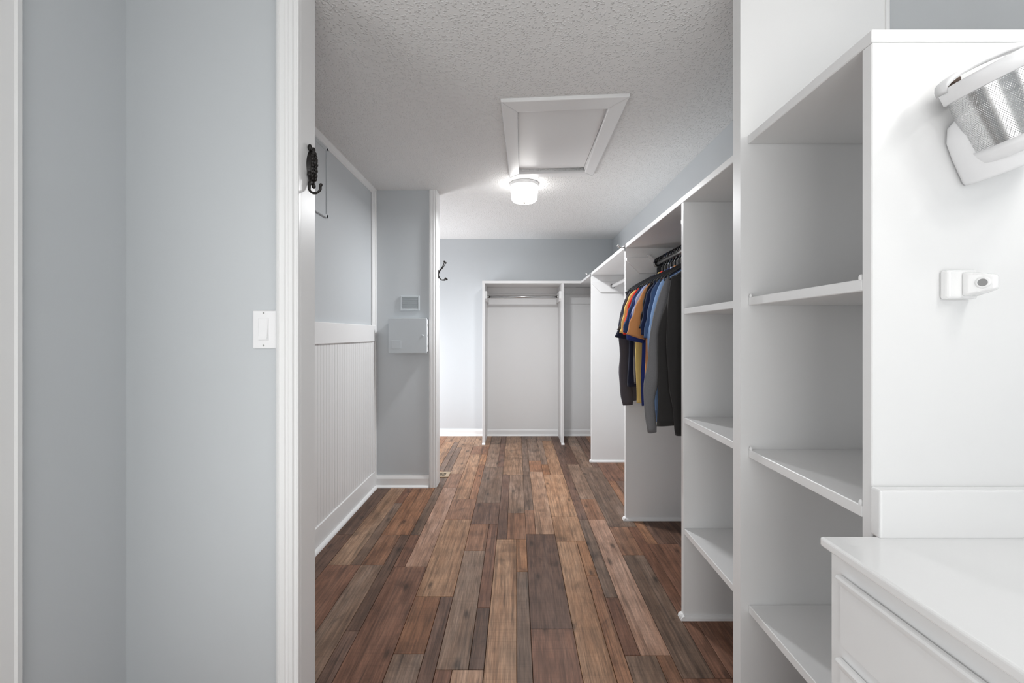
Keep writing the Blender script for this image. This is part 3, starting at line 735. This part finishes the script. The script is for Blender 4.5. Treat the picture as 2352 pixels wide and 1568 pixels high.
def smooth(t): t = max(0, min(1, t)); return t * t * (3 - 2 * t)
def body_bm(y, hw, hem, thick, seed, xl=0.0):
    rr = random.Random(seed); ph = [rr.uniform(0, 6.28) for _ in range(6)]
    bm = B(); ns, nv = 24, 22; sheets = []
    for side in (-1, 1):
        g = []
        for j in range(nv + 1):
            v = j / nv; row = []
            for i in range(ns + 1):
                s = -1 + 2 * i / ns; a = abs(s)
                zt_ = 1.642 - .022 * smooth(a / .3) - .098 * max(0, a - .2) / .8 - .02 * smooth((a - .85) / .15)
                z = zt_ + (hem + .012 * math.sin(3 * s + ph[0]) - zt_) * v
                wv_ = .205 + (hw - .205) * smooth(v * 3)
                if s < 0: wv_ += xl * smooth(v * 2.5)
                x = XCEN + s * wv_ + .006 * math.sin(v * 7 + ph[1]) * v
                t = (.006 + thick * smooth(v * 5)) * math.sqrt(max(0, 1 - a ** 2.4))
                fold = .006 * smooth(v * 2) * (math.sin(s * 11 + ph[2] + v * 2) * .6 + math.sin(s * 23 + ph[3] - v) * .3)
                row.append(bm.verts.new((x, y + side * t + fold, z)))
            g.append(row)
        sheets.append(g)
    A, C = sheets
    for g in sheets:
        for j in range(nv):
            for i in range(ns): bm.faces.new((g[j][i], g[j][i + 1], g[j + 1][i + 1], g[j + 1][i]))
    for i in range(ns):
        bm.faces.new((A[0][i], A[0][i + 1], C[0][i + 1], C[0][i])); bm.faces.new((A[nv][i], A[nv][i + 1], C[nv][i + 1], C[nv][i]))
    for j in range(nv):
        for i in (0, ns): bm.faces.new((A[j][i], A[j + 1][i], C[j + 1][i], C[j][i]))
    bmesh.ops.remove_doubles(bm, verts=bm.verts[:], dist=1e-5)
    return bm
def sleeve_bm(path, rx, ry, seed, n=16):
    """path: (x, y, z); rx, ry lists: half sizes along x and y"""
    rr = random.Random(seed); ph = [rr.uniform(0, 6.28) for _ in range(4)]
    bm = B(); rings = []; m = len(path)
    P = [Vector(p) for p in path]
    # resample
    K = 18; pts = []; rxs = []; rys = []
    for k in range(K + 1):
        u = k / K * (m - 1); i = min(int(u), m - 2); f = u - i; f2 = f
        p0, p1 = P[max(i - 1, 0)], P[min(i + 2, m - 1)]
        a, b_ = P[i], P[i + 1]
        c = .5 * ((2 * a) + (-p0 + b_) * f + (2 * p0 - 5 * a + 4 * b_ - p1) * f * f + (-p0 + 3 * a - 3 * b_ + p1) * f ** 3)
        pts.append(c); rxs.append(rx[i] + (rx[i + 1] - rx[i]) * f); rys.append(ry[i] + (ry[i + 1] - ry[i]) * f)
    for k, c in enumerate(pts):
        t = (pts[min(k + 1, K)] - pts[max(k - 1, 0)]).normalized()
        ex = (Vector((1, 0, 0)) - t * t.x).normalized(); ey = t.cross(ex)
        w_ = 1 + .06 * math.sin(k * 1.3 + ph[0])
        ring_ = []
        for q_ in range(n):
            a = 2 * math.pi * q_ / n
            rip = 1 + .10 * math.sin(3 * a + k * .35 + ph[1]) * min(1, k / 4)
            ring_.append(bm.verts.new(c + ex * math.cos(a) * rxs[k] * w_ * rip + ey * math.sin(a) * rys[k] * rip))
        rings.append(ring_)
    for a, b_ in zip(rings, rings[1:]):
        for k in range(n): bm.faces.new((a[k], a[(k + 1) % n], b_[(k + 1) % n], b_[k]))
    bm.faces.new(rings[0][::-1])
    # hem: fold inwards
    last = rings[-1]; cc = sum((v.co for v in last), Vector()) / n; up = (pts[-2] - pts[-1]).normalized()
    ins = [bm.verts.new(cc + (v.co - cc) * .86 + up * .003) for v in last]; deep = [bm.verts.new(cc + (v.co - cc) * .8 + up * .05) for v in last]
    for a, b_ in ((last, ins), (ins, deep)):
        for k in range(n): bm.faces.new((a[k], a[(k + 1) % n], b_[(k + 1) % n], b_[k]))
    bm.faces.new(deep)
    return bm
def collar_bm(y):
    bm = B(); pts = [(XCEN + .062 * math.cos(R(a)), y + .020 * math.sin(R(a)), 1.632 + .006 * math.sin(R(a))) for a in range(0, 360, 20)]
    return tube(bm, pts, .007, 6, closed=True)
def garment(y, name, label, cat, key, col, sleeve, hem=.90, hw=.225, thick=.010, heather=0.0, out=.085, seed=1, xl=0.0, band=None, sl=None, slen=None, rxl=None):
    m = fabric(key, col, heather)
    t = thing(name, (XCEN, y, hem), label, cat, 'shirts and tops hanging on black hangers')
    link('torso', body_bm(y, hw, hem, thick, seed, xl), m, t, True)
    link('collar', collar_bm(y), m, t, True)
    xs = XCEN - .192; xr = XCEN + .192; zs = 1.520; k = 1
    if sleeve == 'short':
        L_ = slen or .27
        pl = [(xs + .012, y, zs + .012), (xs - .012 - out * .15, y, zs - L_ * .22), (xs - out * .62, y - .004, zs - L_ * .62), (xs - out, y - .006, zs - L_)]
        s1 = link('sleeve', sleeve_bm(pl, [.022, .040, .050, .052], [.012, .018, .021, .022], seed + 9), m, t, True)
        pr = [(xr - .012, y, zs + .012), (xr + .0, y, zs - L_ * .3), (xr - .002, y, zs - L_ * .65), (xr - .004, y, zs - L_)]
        link('sleeve', sleeve_bm(pr, [.022, .036, .040, .040], [.012, .018, .02, .02], seed + 19), m, t, True)
    else:
        bot = sl or .80
        pl = sleeve if isinstance(sleeve, list) else [(xs + .012, y, zs + .012), (xs - .03, y - .004, 1.36), (xs - out * .9, y - .008, 1.12), (xs - out, y - .010, .95), (xs - out * .55, y - .012, bot)]
        s1 = link('sleeve', sleeve_bm(pl, rxl or [.022, .048, .050, .044, .034], [.013, .021, .022, .021, .02], seed + 9), m, t, True)
        pr = [(xr - .012, y, zs + .012), (xr + .0, y, 1.38), (xr - .006, y, 1.15), (xr - .012, y, .98), (xr - .012, y, bot)]
        link('sleeve', sleeve_bm(pr, [.022, .034, .036, .034, .03], [.013, .02, .021, .02, .018], seed + 19), m, t, True)
    if band:
        link('sleeve_band', sleeve_bm([Vector(p) for p in pl[-2:]] if False else [pl[-1], tuple(Vector(pl[-1]) + (Vector(pl[-1]) - Vector(pl[-2])).normalized() * .012)], [.0535, .0535], [.023, .023], seed + 9), fabric(*band), s1, True)
    return t
G = [ # y, name, label, cat, key, srgb, sleeve, hem, extras
 (2.985, 'sweatshirt', 'charcoal long sleeved top beside the empty hangers', 'top', 'charcoal', (66, 63, 68), 'long', .815, dict(sl=.795, out=.035)),
 (2.925, 't_shirt', 'black navy tee between the charcoal top and the yellow shirt', 'shirt', 'inknavy', (27, 30, 46), 'short', .93, dict(out=.062, slen=.295)),
 (2.870, 't_shirt', 'dark taupe tee directly behind the yellow shirt', 'shirt', 'taupe', (52, 46, 46), 'short', .95, dict(out=.062, slen=.25, hw=.2)),
 (2.815, 't_shirt', 'pale yellow short sleeved shirt in front of the taupe tee', 'shirt', 'yellow', (226, 196, 120), 'short', .84, dict(out=.068, slen=.265, hw=.205)),
 (2.765, 't_shirt', 'red orange tee next to the yellow shirt', 'shirt', 'red', (214, 48, 30), 'short', 1.24, dict(out=.055, slen=.275, hw=.19)),
 (2.705, 't_shirt', 'dark denim blue tee next to the red tee', 'shirt', 'denim', (44, 58, 88), 'short', 1.15, dict(out=.070, slen=.265, hw=.19)),
 (2.645, 't_shirt', 'royal navy tee behind the pale blue shirt', 'shirt', 'royal', (34, 46, 98), 'short', .83, dict(out=.068, slen=.305, hw=.215)),
 (2.590, 'dress_shirt', 'pale periwinkle blue shirt behind the brown polo', 'shirt', 'peri', (146, 156, 188), 'short', .98, dict(out=.060, slen=.225, hw=.2)),
 (2.535, 'polo_shirt', 'tan brown polo shirt among the blue shirts', 'shirt', 'brown', (168, 116, 74), 'short', .90, dict(out=.088, slen=.28)),
 (2.475, 'polo_shirt', 'black polo shirt in front of the brown polo', 'shirt', 'blackp', (22, 22, 28), 'short', .90, dict(out=.03, slen=.24)),
 (2.420, 't_shirt', 'deep navy tee next to the slate blue tee', 'shirt', 'navy', (24, 32, 58), 'short', .84, dict(out=.045, slen=.275)),
 (2.360, 't_shirt', 'slate blue tee beside the grey heather top', 'shirt', 'slate', (58, 76, 106), 'short', .86, dict(out=.04, slen=.29)),
 (2.300, 'dress_shirt', 'light blue long shirt whose hem shows under the grey heather sleeve', 'shirt', 'sky', (136, 166, 208), 'long', .805, dict(sl=.88, out=.04, xl=.055)),
 (2.245, 'sweatshirt', 'grey heather long sleeved top next to the black sweatshirt', 'top', 'heather', (92, 92, 94), [(.763, 2.245, 1.532), (.722, 2.238, 1.36), (.687, 2.232, 1.12), (.650, 2.230, .95), (.664, 2.230, .775)], .93, dict(sl=.768, out=.075, heather=.2, hw=.19, rxl=[.022, .046, .042, .027, .022])),
 (2.180, 'sweatshirt', 'black sweatshirt in front of the grey heather top', 'top', 'black', (38, 37, 37), [(.763, 2.176, 1.532), (.762, 2.158, 1.36), (.765, 2.148, 1.12), (.775, 2.146, .95), (.782, 2.148, .78)], .825, dict(sl=.78, hw=.232, xl=.035, thick=.013)),
]
for i, (y, name, label, cat, key, col, sleeve, hem, ex) in enumerate(G):
    garment(y, name, label, cat, key, col, sleeve, hem, seed=11 + i * 7, **ex)
    place_hanger(y, i in (3, 8), ('dark hanger holding the ' + label).split(' in front')[0].split(' next to')[0].split(' behind')[0].split(' between')[0].split(' directly')[0].split(' whose')[0].split(' among')[0].split(' beside')[0].split(' hanging')[0].split(' beside')[0], 'hangers holding shirts', random.uniform(-.04, .04))
for i, y in enumerate((3.014, 3.028, 3.042)):
    place_hanger(y, i == 1, ('empty black plastic hanger beside the charcoal top', 'navy plastic hanger without clothes between two black ones', 'empty black plastic hanger closest to the rod cleat')[i], 'empty hangers at the rod end', 0)
